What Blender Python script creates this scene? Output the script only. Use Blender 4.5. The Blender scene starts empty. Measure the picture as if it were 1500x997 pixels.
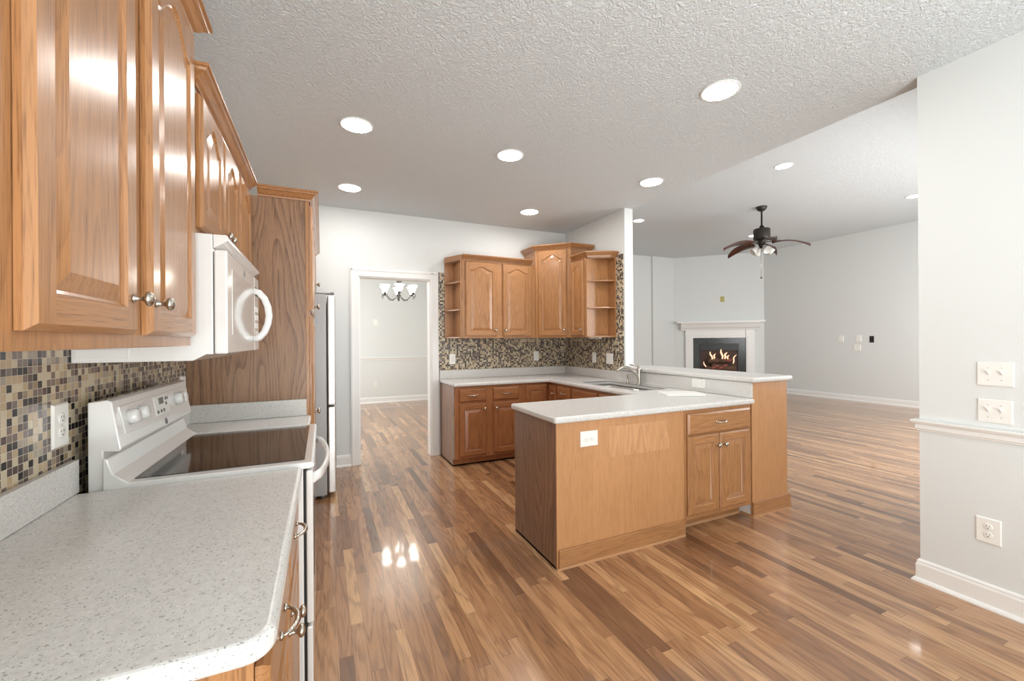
import bpy, bmesh, math, random
from mathutils import Vector, Matrix
random.seed(7)
PI = math.pi
S = bpy.context.scene
COL = S.collection

# ------------------------------------------------------------------ camera
cam_d = bpy.data.cameras.new('camera'); cam = bpy.data.objects.new('camera', cam_d); COL.objects.link(cam)
cam_d.sensor_width = 36.0; cam_d.lens = 36.0*609.0/1500.0; cam_d.clip_start = 0.02
yaw, roll = 0.4287, -0.0068
fw = Vector((math.sin(yaw), math.cos(yaw), 0)); rt = Vector((math.cos(yaw), -math.sin(yaw), 0)); up = Vector((0, 0, 1))
r2 = rt*math.cos(roll)+up*math.sin(roll); u2 = -rt*math.sin(roll)+up*math.cos(roll)
cam.matrix_world = Matrix(((r2.x, u2.x, -fw.x, 0), (r2.y, u2.y, -fw.y, 0), (r2.z, u2.z, -fw.z, 1.371), (0, 0, 0, 1)))
S.camera = cam

# ------------------------------------------------------------------ world, light, exposure
w = bpy.data.worlds.new('world'); S.world = w; w.use_nodes = True
w.node_tree.nodes['Background'].inputs[0].default_value = (0.9, 0.95, 1.0, 1)
w.node_tree.nodes['Background'].inputs[1].default_value = 0.5
CAN_EMIT = 85.0
CHANDELIER_EMIT = 20.0
def area(name, loc, direction, sx, sy, power, color=(1, 1, 1)):
    d = bpy.data.lights.new(name, 'AREA'); d.shape = 'RECTANGLE'; d.size = sx; d.size_y = sy; d.energy = power; d.color = color
    o = bpy.data.objects.new(name, d); COL.objects.link(o); o.location = loc
    o.rotation_euler = Vector(direction).to_track_quat('-Z', 'Y').to_euler()
    return o
area('daylight_breakfast_windows', (1.3, -3.1, 1.55), (0, 1, 0.25), 3.2, 2.0, 18, (0.955, 0.985, 0.99))
area('added_ceiling_uplight', (0.9, -2.0, 0.5), (0.0, 0.36, 1), 2.2, 1.6, 150, (0.955, 0.985, 0.99))  # added lamp behind the camera, aimed up to brighten the ceiling
area('added_side_fill', (3.0, -1.9, 1.5), (-1, 0.25, 0.35), 1.8, 1.6, 6, (0.955, 0.985, 0.99))  # added side lamp to lift ceiling and left cabinets, no known window there
area('daylight_living_windows', (7.2, 1.25, 1.55), (0, 1, -0.12), 5.0, 2.1, 255, (0.965, 0.985, 0.99))
area('daylight_dining_window', (-1.35, 7.4, 1.5), (1, 0, 0), 3.0, 1.9, 85, (0.965, 0.985, 0.99))
S.view_settings.view_transform = 'Standard'; S.view_settings.look = 'None'
S.view_settings.gamma = 1.0; S.view_settings.exposure = 0.27; S.view_settings.use_curve_mapping = False
try:
    S.cycles.use_denoising = True
    S.cycles.max_bounces = 10; S.cycles.diffuse_bounces = 6
    S.cycles.sample_clamp_indirect = 6.0
    S.cycles.caustics_reflective = False; S.cycles.caustics_refractive = False
except Exception:
    pass

# ------------------------------------------------------------------ materials
def lin(r, g, b):
    f = lambda c: ((c/255.0)/12.92 if c/255.0 <= 0.04045 else ((c/255.0+0.055)/1.055)**2.4)
    return (f(r), f(g), f(b), 1)
class NT:
    def __init__(s, name):
        s.m = bpy.data.materials.new(name); s.m.use_nodes = True
        s.t = s.m.node_tree; s.b = s.t.nodes['Principled BSDF']; s.out = s.t.nodes['Material Output']
    def n(s, typ, **kw):
        nd = s.t.nodes.new(typ)
        for k, v in kw.items(): setattr(nd, k, v)
        return nd
    def l(s, a, b): s.t.links.new(a, b)
    def val(s, sock, v):
        if isinstance(v, bpy.types.NodeSocket): s.l(v, sock)
        else: sock.default_value = v
    def math(s, op, a, b=0.0, c=None):
        nd = s.n('ShaderNodeMath', operation=op); s.val(nd.inputs[0], a); s.val(nd.inputs[1], b)
        if c is not None: s.val(nd.inputs[2], c)
        return nd.outputs[0]
    def mix(s, f, a, b, blend='MIX'):
        nd = s.n('ShaderNodeMix', data_type='RGBA', blend_type=blend)
        s.val(nd.inputs[0], f); s.val(nd.inputs[6], a); s.val(nd.inputs[7], b)
        return nd.outputs[2]
    def ramp(s, f, stops, interp='LINEAR'):
        nd = s.n('ShaderNodeValToRGB'); nd.color_ramp.interpolation = interp
        e = nd.color_ramp.elements
        while len(e) < len(stops): e.new(0.5)
        for i, (p, c) in enumerate(stops): e[i].position = p; e[i].color = c
        s.l(f, nd.inputs[0]); return nd.outputs[0]
    def noise(s, vec, scale, detail=3.0, rough=0.5, dist=0.0):
        nd = s.n('ShaderNodeTexNoise'); s.l(vec, nd.inputs['Vector'])
        nd.inputs['Scale'].default_value = scale; nd.inputs['Detail'].default_value = detail
        nd.inputs['Roughness'].default_value = rough; nd.inputs['Distortion'].default_value = dist
        return nd.outputs[0]
    def scaled(s, vec, sc):
        nd = s.n('ShaderNodeVectorMath', operation='MULTIPLY'); s.l(vec, nd.inputs[0]); nd.inputs[1].default_value = sc
        return nd.outputs[0]
    def obj(s): return s.n('ShaderNodeTexCoord').outputs['Object']
    def bump(s, h, strength, dist):
        nd = s.n('ShaderNodeBump'); nd.inputs['Strength'].default_value = strength; nd.inputs['Distance'].default_value = dist
        s.l(h, nd.inputs['Height']); s.l(nd.outputs[0], s.b.inputs['Normal']); return nd
def plain(name, col, rough=0.5, metal=0.0, coat=0.0, spec=0.5, vary=0.0):
    t = NT(name); t.b.inputs['Roughness'].default_value = rough; t.b.inputs['Metallic'].default_value = metal
    t.b.inputs['Specular IOR Level'].default_value = spec
    t.b.inputs['Coat Weight'].default_value = coat; t.b.inputs['Coat Roughness'].default_value = 0.1
    nz = t.noise(t.obj(), 9.0, 3.0)
    k = 0.03+vary
    c = lin(*col); d = tuple(x*(1-k) for x in c[:3])+(1,)
    t.l(t.mix(nz, c, d), t.b.inputs['Base Color'])
    return t.m
def emit(name, col, strength):
    t = NT(name); t.b.inputs['Base Color'].default_value = lin(*col)
    t.b.inputs['Emission Color'].default_value = lin(*col); t.b.inputs['Emission Strength'].default_value = strength
    return t.m
def oak(name, axis, light, dark, contrast=0.27, rings=15.0, rough=0.3, along=0.09, across=6.5):
    t = NT(name)
    oi = t.n('ShaderNodeObjectInfo')
    cv = t.n('ShaderNodeCombineXYZ')
    rnd = t.math('MULTIPLY', oi.outputs['Random'], 37.0)
    for i in range(3): t.l(rnd, cv.inputs[i])
    ad = t.n('ShaderNodeVectorMath', operation='ADD'); t.l(t.obj(), ad.inputs[0]); t.l(cv.outputs[0], ad.inputs[1])
    v = ad.outputs[0]
    sc = [1.0, 1.0, 1.0]; sc[axis] = along
    f = t.noise(t.scaled(v, tuple(x*across for x in sc)), 1.0, 1.2, 0.4)
    sc2 = [1.0]*3; sc2[axis] = 0.03
    g = t.noise(t.scaled(v, tuple(x*330 for x in sc2)), 1.0, 2.0, 0.6)
    fr = t.math('FRACT', t.math('MULTIPLY_ADD', f, rings, t.math('MULTIPLY', g, 0.25)))
    r = t.math('POWER', fr, 2.6)
    pore = t.math('MULTIPLY', t.math('MAXIMUM', t.math('SUBTRACT', g, 0.50), 0.0), 2.6)
    b = t.noise(t.scaled(v, tuple(x*2.0 for x in sc)), 1.0, 2.0)
    k = t.math('ADD', t.math('MULTIPLY', r, contrast), pore)
    k = t.math('ADD', k, t.math('MULTIPLY', t.math('SUBTRACT', b, 0.35), 0.4))
    t.l(t.ramp(k, [(0.0, lin(*light)), (0.95, lin(*dark))]), t.b.inputs['Base Color'])
    t.b.inputs['Roughness'].default_value = rough
    t.b.inputs['Coat Weight'].default_value = 0.35; t.b.inputs['Coat Roughness'].default_value = 0.14
    t.bump(g, 0.12, 0.001)
    return t.m
OL, OD = (178, 128, 83), (108, 70, 41)
OAK = [oak('oak_grain_x', 0, OL, OD), oak('oak_grain_y', 1, OL, OD), oak('oak_grain_z', 2, OL, OD)]
OAK_FLAT = oak('oak_flat_panel', 2, (192, 142, 96), (152, 104, 66), 0.14, 8.0, 0.38)
OAK_PANEL = oak('oak_plywood_panel', 2, (162, 125, 94), (102, 72, 51), 0.6, 17.0, 0.42, 0.13, 6.0)
OAK_BASE = [oak('oak_base_x', 0, (166, 110, 70), (104, 62, 38)), oak('oak_base_y', 1, (166, 110, 70), (104, 62, 38)), oak('oak_base_z', 2, (166, 110, 70), (104, 62, 38))]
OAK_SIDE = oak('oak_peninsula_side', 2, (146, 110, 84), (92, 62, 44), 0.6, 17.0, 0.42, 0.10, 6.0)

def floor_mat():
    t = NT('oak_strip_floor'); o = t.obj()
    sp = t.n('ShaderNodeSeparateXYZ'); t.l(o, sp.inputs[0]); x, y = sp.outputs[0], sp.outputs[1]
    W, L = 0.0585, 0.80
    u = t.math('DIVIDE', x, W); row = t.math('FLOOR', u); fu = t.math('FRACT', u)
    wn = t.n('ShaderNodeTexWhiteNoise', noise_dimensions='1D'); t.l(row, wn.inputs['W'])
    vl = t.math('ADD', t.math('DIVIDE', y, L), t.math('MULTIPLY', wn.outputs[0], 17.3))
    wob = t.math('MULTIPLY', t.math('SINE', t.math('MULTIPLY', t.math('FLOOR', vl), 12.9)), 0.25)
    brd = t.math('FLOOR', vl); fv = t.math('FRACT', vl)
    cmb = t.n('ShaderNodeCombineXYZ'); t.l(row, cmb.inputs[0]); t.l(brd, cmb.inputs[1])
    wn2 = t.n('ShaderNodeTexWhiteNoise', noise_dimensions='3D'); t.l(cmb.outputs[0], wn2.inputs['Vector'])
    rv = wn2.outputs[0]
    base = t.ramp(rv, [(0.0, lin(108, 74, 51)), (0.10, lin(137, 98, 69)), (0.42, lin(169, 124, 87)), (0.78, lin(186, 141, 101)), (1.0, lin(208, 165, 120))])
    # grain, shifted for every board
    off = t.n('ShaderNodeCombineXYZ'); t.l(t.math('MULTIPLY', rv, 31.0), off.inputs[0]); t.l(t.math('MULTIPLY', rv, 17.0), off.inputs[1])
    ad = t.n('ShaderNodeVectorMath', operation='ADD'); t.l(o, ad.inputs[0]); t.l(off.outputs[0], ad.inputs[1])
    f = t.noise(t.scaled(ad.outputs[0], (13.0, 1.5, 1.0)), 1.0, 1.5, 0.5, 0.3)
    rg = t.math('POWER', t.math('MULTIPLY_ADD', t.math('SINE', t.math('MULTIPLY', f, 40.0)), 0.5, 0.5), 2.0)
    fine = t.noise(t.scaled(ad.outputs[0], (240.0, 7.0, 1.0)), 1.0, 2.0)
    k = t.math('ADD', t.math('MULTIPLY', rg, 0.36), t.math('MULTIPLY', t.math('SUBTRACT', fine, 0.47), 1.3))
    col = t.mix(t.math('MAXIMUM', k, 0.0), base, lin(88, 58, 38))
    # joints
    gx = t.math('LESS_THAN', fu, 0.022)
    gy = t.math('LESS_THAN', fv, 0.0024)
    gap = t.math('MAXIMUM', gx, gy)
    col = t.mix(t.math('MULTIPLY', gap, 0.6), col, lin(70, 44, 28))
    t.l(col, t.b.inputs['Base Color'])
    t.b.inputs['Roughness'].default_value = 0.24
    t.b.inputs['Coat Weight'].default_value = 0.55; t.b.inputs['Coat Roughness'].default_value = 0.06
    wv = t.noise(t.scaled(o, (9.0, 1.6, 1.0)), 1.0, 1.0)
    t.bump(t.math('SUBTRACT', t.math('MULTIPLY', wv, 0.6), gap), 0.10, 0.002)
    return t.m
FLOOR = floor_mat()

def mosaic_mat():
    t = NT('glass_mosaic'); o = t.obj()
    sp = t.n('ShaderNodeSeparateXYZ'); t.l(o, sp.inputs[0])
    P = 0.0205
    u = t.math('DIVIDE', t.math('ADD', sp.outputs[0], sp.outputs[1]), P); v = t.math('DIVIDE', sp.outputs[2], P)
    cmb = t.n('ShaderNodeCombineXYZ'); t.l(t.math('FLOOR', u), cmb.inputs[0]); t.l(t.math('FLOOR', v), cmb.inputs[1])
    wn = t.n('ShaderNodeTexWhiteNoise', noise_dimensions='3D'); t.l(cmb.outputs[0], wn.inputs['Vector'])
    col = t.ramp(wn.outputs[0], [(0.0, lin(200, 188, 160)), (0.19, lin(184, 163, 130)), (0.36, lin(160, 150, 134)), (0.48, lin(118, 104, 96)),
                                 (0.63, lin(82, 68, 63)), (0.78, lin(34, 33, 34)), (0.96, lin(148, 130, 104))], 'CONSTANT')
    g = t.math('MAXIMUM', t.math('LESS_THAN', t.math('FRACT', u), 0.075), t.math('LESS_THAN', t.math('FRACT', v), 0.075))
    t.l(t.mix(g, col, lin(196, 186, 168)), t.b.inputs['Base Color'])
    t.l(t.math('MULTIPLY_ADD', g, 0.5, 0.16), t.b.inputs['Roughness'])
    t.bump(t.math('MULTIPLY', g, -1.0), 0.4, 0.001)
    return t.m
MOSAIC = mosaic_mat()

def counter_mat():
    t = NT('speckled_solid_surface'); o = t.obj()
    n1 = t.noise(o, 190.0, 2.0, 0.6); n2 = t.noise(o, 90.0, 3.0, 0.6); n3 = t.noise(o, 260.0, 1.0, 0.5)
    c = t.mix(t.ramp(n2, [(0.35, (0, 0, 0, 1)), (0.7, (1, 1, 1, 1))]), lin(217, 216, 213), lin(203, 202, 199))
    c = t.mix(t.ramp(n1, [(0.61, (0, 0, 0, 1)), (0.67, (1, 1, 1, 1))]), c, lin(150, 148, 142))
    c = t.mix(t.ramp(n3, [(0.70, (0, 0, 0, 1)), (0.74, (1, 1, 1, 1))]), c, lin(240, 240, 238))
    t.l(c, t.b.inputs['Base Color']); t.b.inputs['Roughness'].default_value = 0.28
    return t.m
COUNTER = counter_mat()

def ceiling_mat():
    t = NT('stomp_textured_ceiling'); o = t.obj()
    t.b.inputs['Base Color'].default_value = lin(217, 223, 226); t.b.inputs['Roughness'].default_value = 0.85
    a = t.noise(o, 36.0, 4.0, 0.6, 1.8); b = t.noise(o, 9.0, 2.0, 0.5, 1.0)
    t.bump(t.math('ADD', t.ramp(a, [(0.38, (0, 0, 0, 1)), (0.62, (1, 1, 1, 1))]), t.math('MULTIPLY', b, 0.4)), 0.6, 0.010)
    return t.m
CEIL = ceiling_mat()
def wall_mat():
    t = NT('wall_paint'); o = t.obj()
    t.b.inputs['Base Color'].default_value = lin(219, 222, 221); t.b.inputs['Roughness'].default_value = 0.6
    t.bump(t.noise(o, 160.0, 2.0), 0.05, 0.001)
    return t.m
WALL = wall_mat()
TRIM = plain('white_trim_paint', (236, 236, 234), 0.35)
WHITE = plain('white_appliance_enamel', (229, 229, 227), 0.16, coat=0.8)
WHITE_GLOSS = plain('white_gloss_window', (214, 212, 208), 0.07, coat=0.6)
PLATE = plain('white_wall_plate', (238, 237, 232), 0.35)
DARK = plain('dark_gap', (24, 23, 22), 0.6)
GREYMARK = plain('grey_print', (120, 120, 120), 0.5)
SCREW = plain('plate_screw', (206, 204, 198), 0.4)
BLACKGLASS = plain('black_ceramic_glass', (30, 27, 26), 0.05, coat=0.5)
STEEL = plain('stainless_steel', (196, 195, 192), 0.28, metal=1.0)
SINKSTEEL = plain('satin_sink_steel', (214, 213, 210), 0.38, metal=0.85)
STEEL_DOOR = plain('stainless_fridge_door', (214, 213, 210), 0.33, metal=0.85)
GREYSIDE = plain('grey_fridge_side', (168, 168, 168), 0.42, metal=0.2)
NICKEL = plain('brushed_nickel', (190, 184, 174), 0.24, metal=1.0)
BRONZE = plain('dark_bronze', (62, 58, 54), 0.45, metal=0.6)
IRON = plain('dark_iron', (58, 54, 50), 0.5, metal=0.5)
BLADE = oak('mahogany_blade', 0, (86, 50, 38), (50, 30, 24), 0.4, 6.0, 0.35)
GLASS_SHADE = emit('frosted_fan_shade', (214, 214, 210), 0.03)
CH_SHADE = emit('lit_frosted_shade', (255, 250, 240), CHANDELIER_EMIT)
LENS = emit('recessed_light_lens', (255, 252, 248), CAN_EMIT)
LENS_DIM = emit('living_room_light_lens', (255, 252, 248), 9.0)
MARBLE = plain('dark_green_marble', (34, 40, 37), 0.22, vary=0.55)
BLACKMETAL = plain('black_firebox_metal', (22, 21, 21), 0.4)
FIREBRICK = plain('firebox_lining', (84, 66, 60), 0.8, vary=0.2)
LOG = plain('charred_log', (112, 84, 66), 0.85, vary=0.5)
FLAME = emit('flame', (255, 200, 165), 0.95)
EMBER = emit('ember', (130, 70, 58), 0.15)
BRASS = plain('yellowed_plate', (178, 170, 92), 0.45)
CUTTING = plain('white_slab', (246, 246, 244), 0.3)
SHOE = oak('shoe_moulding', 0, (196, 152, 112), (160, 118, 82), 0.2, 6.0, 0.4)
UNFADED = oak('oak_unfaded', 2, (204, 154, 108), (160, 112, 74), 0.4, 12.0, 0.38)

# ------------------------------------------------------------------ geometry helpers
def wloc(p):
    v = Vector((0, 0, 0))
    while p is not None: v += p.location; p = p.parent
    return v
class MB:
    def __init__(s, M=None): s.v = []; s.f = []; s.m = []; s.M = M or Matrix(); s.sm = []
    def P(s, p): s.v.append(tuple(s.M @ Vector(p))); return len(s.v)-1
    def F(s, idx, mat=0, smooth=False): s.f.append(tuple(idx)); s.m.append(mat); s.sm.append(smooth)
    def box(s, a, b, mat=0):
        x0, y0, z0 = [min(a[i], b[i]) for i in range(3)]; x1, y1, z1 = [max(a[i], b[i]) for i in range(3)]
        i = [s.P(p) for p in ((x0,y0,z0),(x1,y0,z0),(x1,y1,z0),(x0,y1,z0),(x0,y0,z1),(x1,y0,z1),(x1,y1,z1),(x0,y1,z1))]
        for q in ((0,3,2,1),(4,5,6,7),(0,1,5,4),(1,2,6,5),(2,3,7,6),(3,0,4,7)): s.F([i[k] for k in q], mat)
        return s
    def prism(s, poly, axis, a, b, mat=0, smooth=False):
        # poly: 2D points in the two other axes in order (x,y,z minus axis)
        def mk(p, h):
            q = list(p); q.insert(axis, h); return s.P(q)
        A = [mk(p, a) for p in poly]; B = [mk(p, b) for p in poly]; n = len(poly)
        s.F(A[::-1], mat); s.F(B, mat)
        for k in range(n): s.F((A[k], A[(k+1) % n], B[(k+1) % n], B[k]), mat, smooth)
        return s
    def lathe(s, prof, c, axis=(0, 0, 1), n=20, mat=0, smooth=True):
        ax = Vector(axis).normalized(); e = Vector((1, 0, 0)) if abs(ax.x) < 0.8 else Vector((0, 1, 0))
        p = ax.cross(e).normalized(); q = ax.cross(p); c = Vector(c); rings = []
        for r, h in prof:
            if r < 1e-6: rings.append([s.P(c+ax*h)])
            else: rings.append([s.P(c+ax*h+p*(r*math.cos(2*PI*k/n))+q*(r*math.sin(2*PI*k/n))) for k in range(n)])
        for A, B in zip(rings, rings[1:]):
            for k in range(n):
                k2 = (k+1) % n
                if len(A) == 1 and len(B) == 1: continue
                if len(A) == 1: s.F((A[0], B[k2], B[k]), mat, smooth)
                elif len(B) == 1: s.F((A[k], A[k2], B[0]), mat, smooth)
                else: s.F((A[k], A[k2], B[k2], B[k]), mat, smooth)
        if len(rings[0]) > 1: s.F(rings[0][::-1], mat)
        if len(rings[-1]) > 1: s.F(rings[-1], mat)
        return s
    def tube(s, pts, r, n=10, mat=0, up=None):
        pts = [Vector(p) for p in pts]; rings = []
        rr = r if isinstance(r, (list, tuple)) else [r]*len(pts)
        pn = None
        for i, p in enumerate(pts):
            d = (pts[min(i+1, len(pts)-1)]-pts[max(i-1, 0)]).normalized()
            if pn is None:
                e = Vector(up) if up else (Vector((0, 0, 1)) if abs(d.z) < 0.9 else Vector((1, 0, 0)))
                pn = (e-d*e.dot(d)).normalized()
            else: pn = (pn-d*pn.dot(d)).normalized()
            q = d.cross(pn); ra = rr[i]
            rx, ry = ra if isinstance(ra, (list, tuple)) else (ra, ra)
            rings.append([s.P(p+pn*(rx*math.cos(2*PI*k/n))+q*(ry*math.sin(2*PI*k/n))) for k in range(n)])
        for A, B in zip(rings, rings[1:]):
            for k in range(n): s.F((A[k], A[(k+1) % n], B[(k+1) % n], B[k]), mat, True)
        s.F(rings[0][::-1], mat); s.F(rings[-1], mat); return s
    def sweep(s, path, prof, side=1, mat=0, z0=0.0, closed=False):
        # prof: (out, z); path: XY list; out to the right of travel when side=1
        n = len(path); rings = []
        for i in range(n):
            a = Vector(path[i])
            d0 = (a-Vector(path[i-1])).normalized() if i else None
            d1 = (Vector(path[i+1])-a).normalized() if i < n-1 else None
            d0 = d0 or d1; d1 = d1 or d0
            n0 = Vector((d0.y, -d0.x))*side; n1 = Vector((d1.y, -d1.x))*side
            m = (n0+n1); m = m/max(1e-6, m.dot(n0)) if m.length > 1e-6 else n0
            rings.append([s.P((a.x+m.x*o, a.y+m.y*o, z0+z)) for o, z in prof])
        k = len(prof)
        for A, B in zip(rings, rings[1:]):
            for j in range(k): s.F((A[j], A[(j+1) % k], B[(j+1) % k], B[j]), mat)
        s.F(rings[0][::-1], mat); s.F(rings[-1], mat); return s
    def build(s, name, mats, parent=None, bevel=0.0, seg=2, origin=None, recalc=True):
        me = bpy.data.meshes.new(name); o = bpy.data.objects.new(name, me)
        if parent is not None:
            off = wloc(parent); o.parent = parent
        else:
            xs = [p[0] for p in s.v]; ys = [p[1] for p in s.v]; zs = [p[2] for p in s.v]
            off = Vector(origin) if origin is not None else Vector(((min(xs)+max(xs))/2, (min(ys)+max(ys))/2, min(zs)))
            o.location = off
        me.from_pydata([tuple(Vector(p)-off) for p in s.v], [], s.f)
        for m in (mats if isinstance(mats, (list, tuple)) else [mats]): me.materials.append(m)
        for p, m, sm in zip(me.polygons, s.m, s.sm): p.material_index = m; p.use_smooth = sm
        if recalc:
            b = bmesh.new(); b.from_mesh(me); bmesh.ops.recalc_face_normals(b, faces=b.faces); b.to_mesh(me); b.free()
        COL.objects.link(o)
        if bevel > 0:
            md = o.modifiers.new('bevel', 'BEVEL'); md.width = bevel; md.segments = seg; md.limit_method = 'ANGLE'; md.angle_limit = math.radians(40)
        return o
def thing(name, loc, label, cat, group=None):
    o = bpy.data.objects.new(name, None); COL.objects.link(o); o.location = loc; o.empty_display_size = 0.05
    return tag(o, label, cat, group)
def tag(o, label, cat, group=None):
    o['label'] = label; o['category'] = cat
    if group: o['group'] = group
    return o
def struct(o, label=None):
    o['kind'] = 'structure'
    if label: o['label'] = label
    return o
def box(name, a, b, mat, parent=None, bevel=0.0, **k): return MB().box(a, b).build(name, mat, parent, bevel, **k)
def sbox(name, a, b, mat): return struct(box(name, a, b, mat, origin=(0, 0, 0)))
def copy_tree(o, loc=None, rotz=None, parent=None):
    c = o.copy(); COL.objects.link(c)
    if parent is not None: c.parent = parent
    if loc is not None: c.location = loc
    if rotz is not None: c.rotation_euler = (0, 0, rotz)
    for ch in [x for x in bpy.data.objects if x.parent == o]: copy_tree(ch, parent=c)
    return c
def frame(O, U, N):
    U = Vector(U); N = Vector(N); O = Vector(O)     # local: x along U, y outwards along N, z up
    return Matrix(((U.x, N.x, 0, O.x), (U.y, N.y, 0, O.y), (0, 0, 1, O.z), (0, 0, 0, 1)))
def grain(U): return 0 if abs(U[0]) > 0.6 else 1
def slab(name, outline, z0, z1, mat, parent=None, hole=None, rnd=0.014):
    # rounded-edge slab from 2D outlines by a filled curve
    cu = bpy.data.curves.new(name+'_outline', 'CURVE'); cu.dimensions = '2D'; cu.fill_mode = 'BOTH'
    for pts in [outline]+([hole] if hole else []):
        sp = cu.splines.new('POLY'); sp.points.add(len(pts)-1)
        for p, q in zip(sp.points, pts): p.co = (q[0], q[1], 0, 1)
        sp.use_cyclic_u = True
    cu.extrude = max(1e-4, (z1-z0)/2-rnd); cu.bevel_depth = rnd; cu.bevel_resolution = 4; cu.offset = -rnd
    tmp = bpy.data.objects.new('outline', cu); COL.objects.link(tmp)
    dg = bpy.context.evaluated_depsgraph_get(); dg.update()
    me = bpy.data.meshes.new_from_object(tmp.evaluated_get(dg))
    bpy.data.objects.remove(tmp); bpy.data.curves.remove(cu)
    off = wloc(parent) if parent is not None else Vector((0, 0, 0))
    base = Vector((outline[0][0], outline[0][1], z0)) if parent is None else Vector((0, 0, 0))
    me.transform(Matrix.Translation(Vector((0, 0, (z0+z1)/2))-off-base)); me.name = name
    me.materials.clear(); me.materials.append(mat)
    for p in me.polygons: p.material_index = 0; p.use_smooth = False
    o = bpy.data.objects.new(name, me); COL.objects.link(o); o.parent = parent
    if parent is None: o.location = base
    return o
def arc(cx, cy, r, a0, a1, n=8):
    return [(cx+r*math.cos(math.radians(a0+(a1-a0)*k/n)), cy+r*math.sin(math.radians(a0+(a1-a0)*k/n))) for k in range(n+1)]

# ------------------------------------------------------------------ the shell
CZ, LZ, WY, LX, RX = 2.84, 3.66, 4.93, -0.708, 3.065
SX = 3.075
sbox('floor', (-2.2, -3.6, -0.1), (11.2, 10.2, 0.0), FLOOR)
sbox('ceiling', (-0.83, -3.4, CZ), (3.19, 5.05, CZ+0.1), CEIL)
sbox('ceiling_dining', (-1.6, 5.05, CZ), (3.075, 9.85, CZ+0.1), WALL)
sbox('ceiling_living', (3.19, 1.06, LZ), (10.75, 9.1, LZ+0.1), CEIL)
sbox('wall_left', (LX-0.12, -3.4, 0), (LX, 5.05, CZ), WALL)
sbox('wall_rear', (-0.83, -3.5, 0), (3.19, -3.4, CZ), WALL)
DX0, DX1, DZ = 0.372, 1.188, 2.105
m = MB().box((LX, WY, 0), (DX0, WY+0.12, CZ)).box((DX1, WY, 0), (SX, WY+0.12, CZ)).box((DX0, WY, DZ), (DX1, WY+0.12, CZ))
struct(m.build('wall_back', WALL, origin=(0, 0, 0)))
sbox('wall_sink', (SX, 3.69, 0), (3.19, 9.1, CZ), WALL)
sbox('wall_header', (SX, -3.4, CZ+0.001), (3.19, 9.1, LZ), WALL)
sbox('wall_right', (RX, -3.4, 0), (3.19, 1.18, CZ), WALL)
sbox('wall_living_front', (3.19, 1.06, 0), (10.72, 1.18, LZ), WALL)
sbox('wall_living_right', (10.6, 1.18, 0), (10.72, 9.1, LZ), WALL)
sbox('wall_living_hall', (3.19, 8.83, 0), (8.27, 9.1, LZ), WALL)
sbox('wall_living_back', (8.27, 8.77, 0), (9.2, 9.1, LZ), WALL)
struct(MB().prism([(9.03, 8.77), (10.6, 7.2), (10.6, 8.77)], 2, 0, LZ).build('wall_fireplace', WALL, origin=(0, 0, 0)))
sbox('wall_dining_back', (-1.6, 9.7, 0), (3.075, 9.82, CZ), WALL)
sbox('wall_dining_left', (-1.6, 5.05, 0), (-1.48, 9.7, CZ), WALL)
# door casing and jambs
t = MB()
cw = 0.088
for x0, x1 in ((DX0-cw, DX0+0.004), (DX1-0.004, DX1+cw)):
    t.box((x0, WY-0.018, 0), (x1, WY, DZ+cw))
    t.box((x0+0.01, WY-0.024, 0), (x0+0.03, WY-0.018, DZ+cw-0.01))
t.box((DX0, WY-0.018, DZ-0.004), (DX1, WY, DZ+cw)); t.box((DX0-cw, WY-0.024, DZ+cw-0.03), (DX1+cw, WY-0.018, DZ+cw-0.01))
t.box((DX0, WY, 0), (DX0+0.016, WY+0.13, DZ)); t.box((DX1-0.016, WY, 0), (DX1, WY+0.13, DZ)); t.box((DX0, WY, DZ-0.016), (DX1, WY+0.13, DZ))
struct(t.build('trim_1', TRIM, bevel=0.003, origin=(0, 0, 0)), 'white cased opening to the dining room')
BASE = [(0, 0), (0.030, 0), (0.030, 0.008), (0.024, 0.018), (0.015, 0.022), (0.015, 0.098), (0.011, 0.108), (0.011, 0.116), (0.005, 0.125), (0, 0.125)]
def baseboard(name, path, side=1): return struct(MB().sweep(path, BASE, side).build(name, TRIM, origin=(0, 0, 0)))
baseboard('baseboard_right', [(RX, -3.3), (RX, 1.18), (3.19, 1.18)], -1)
baseboard('baseboard_back', [(0.1, WY), (DX0-cw, WY)], 1)
baseboard('baseboard_dining', [(-1.48, 9.7), (3.07, 9.7)], 1)
baseboard('baseboard_living', [(3.3, 8.83), (8.27, 8.83), (8.27, 8.77), (9.03, 8.77), (9.14, 8.66)], 1)
baseboard('baseboard_living_right', [(10.6, 7.18), (10.6, 1.2)], 1)
RAIL = [(0, 0), (0.006, 0), (0.008, 0.008), (0.014, 0.012), (0.014, 0.034), (0.022, 0.04), (0.030, 0.052), (0.030, 0.060), (0.0, 0.060)]
struct(MB().sweep([(RX, -3.3), (RX, 1.18), (3.12, 1.18)], RAIL, -1, z0=0.85).build('trim_2', TRIM, origin=(0, 0, 0)), 'white chair rail on the right wall')
struct(MB().sweep([(-1.48, 9.7), (3.07, 9.7)], RAIL, 1, z0=0.94).build('trim_3', TRIM, origin=(0, 0, 0)), 'white chair rail on the dining room wall')
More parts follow.
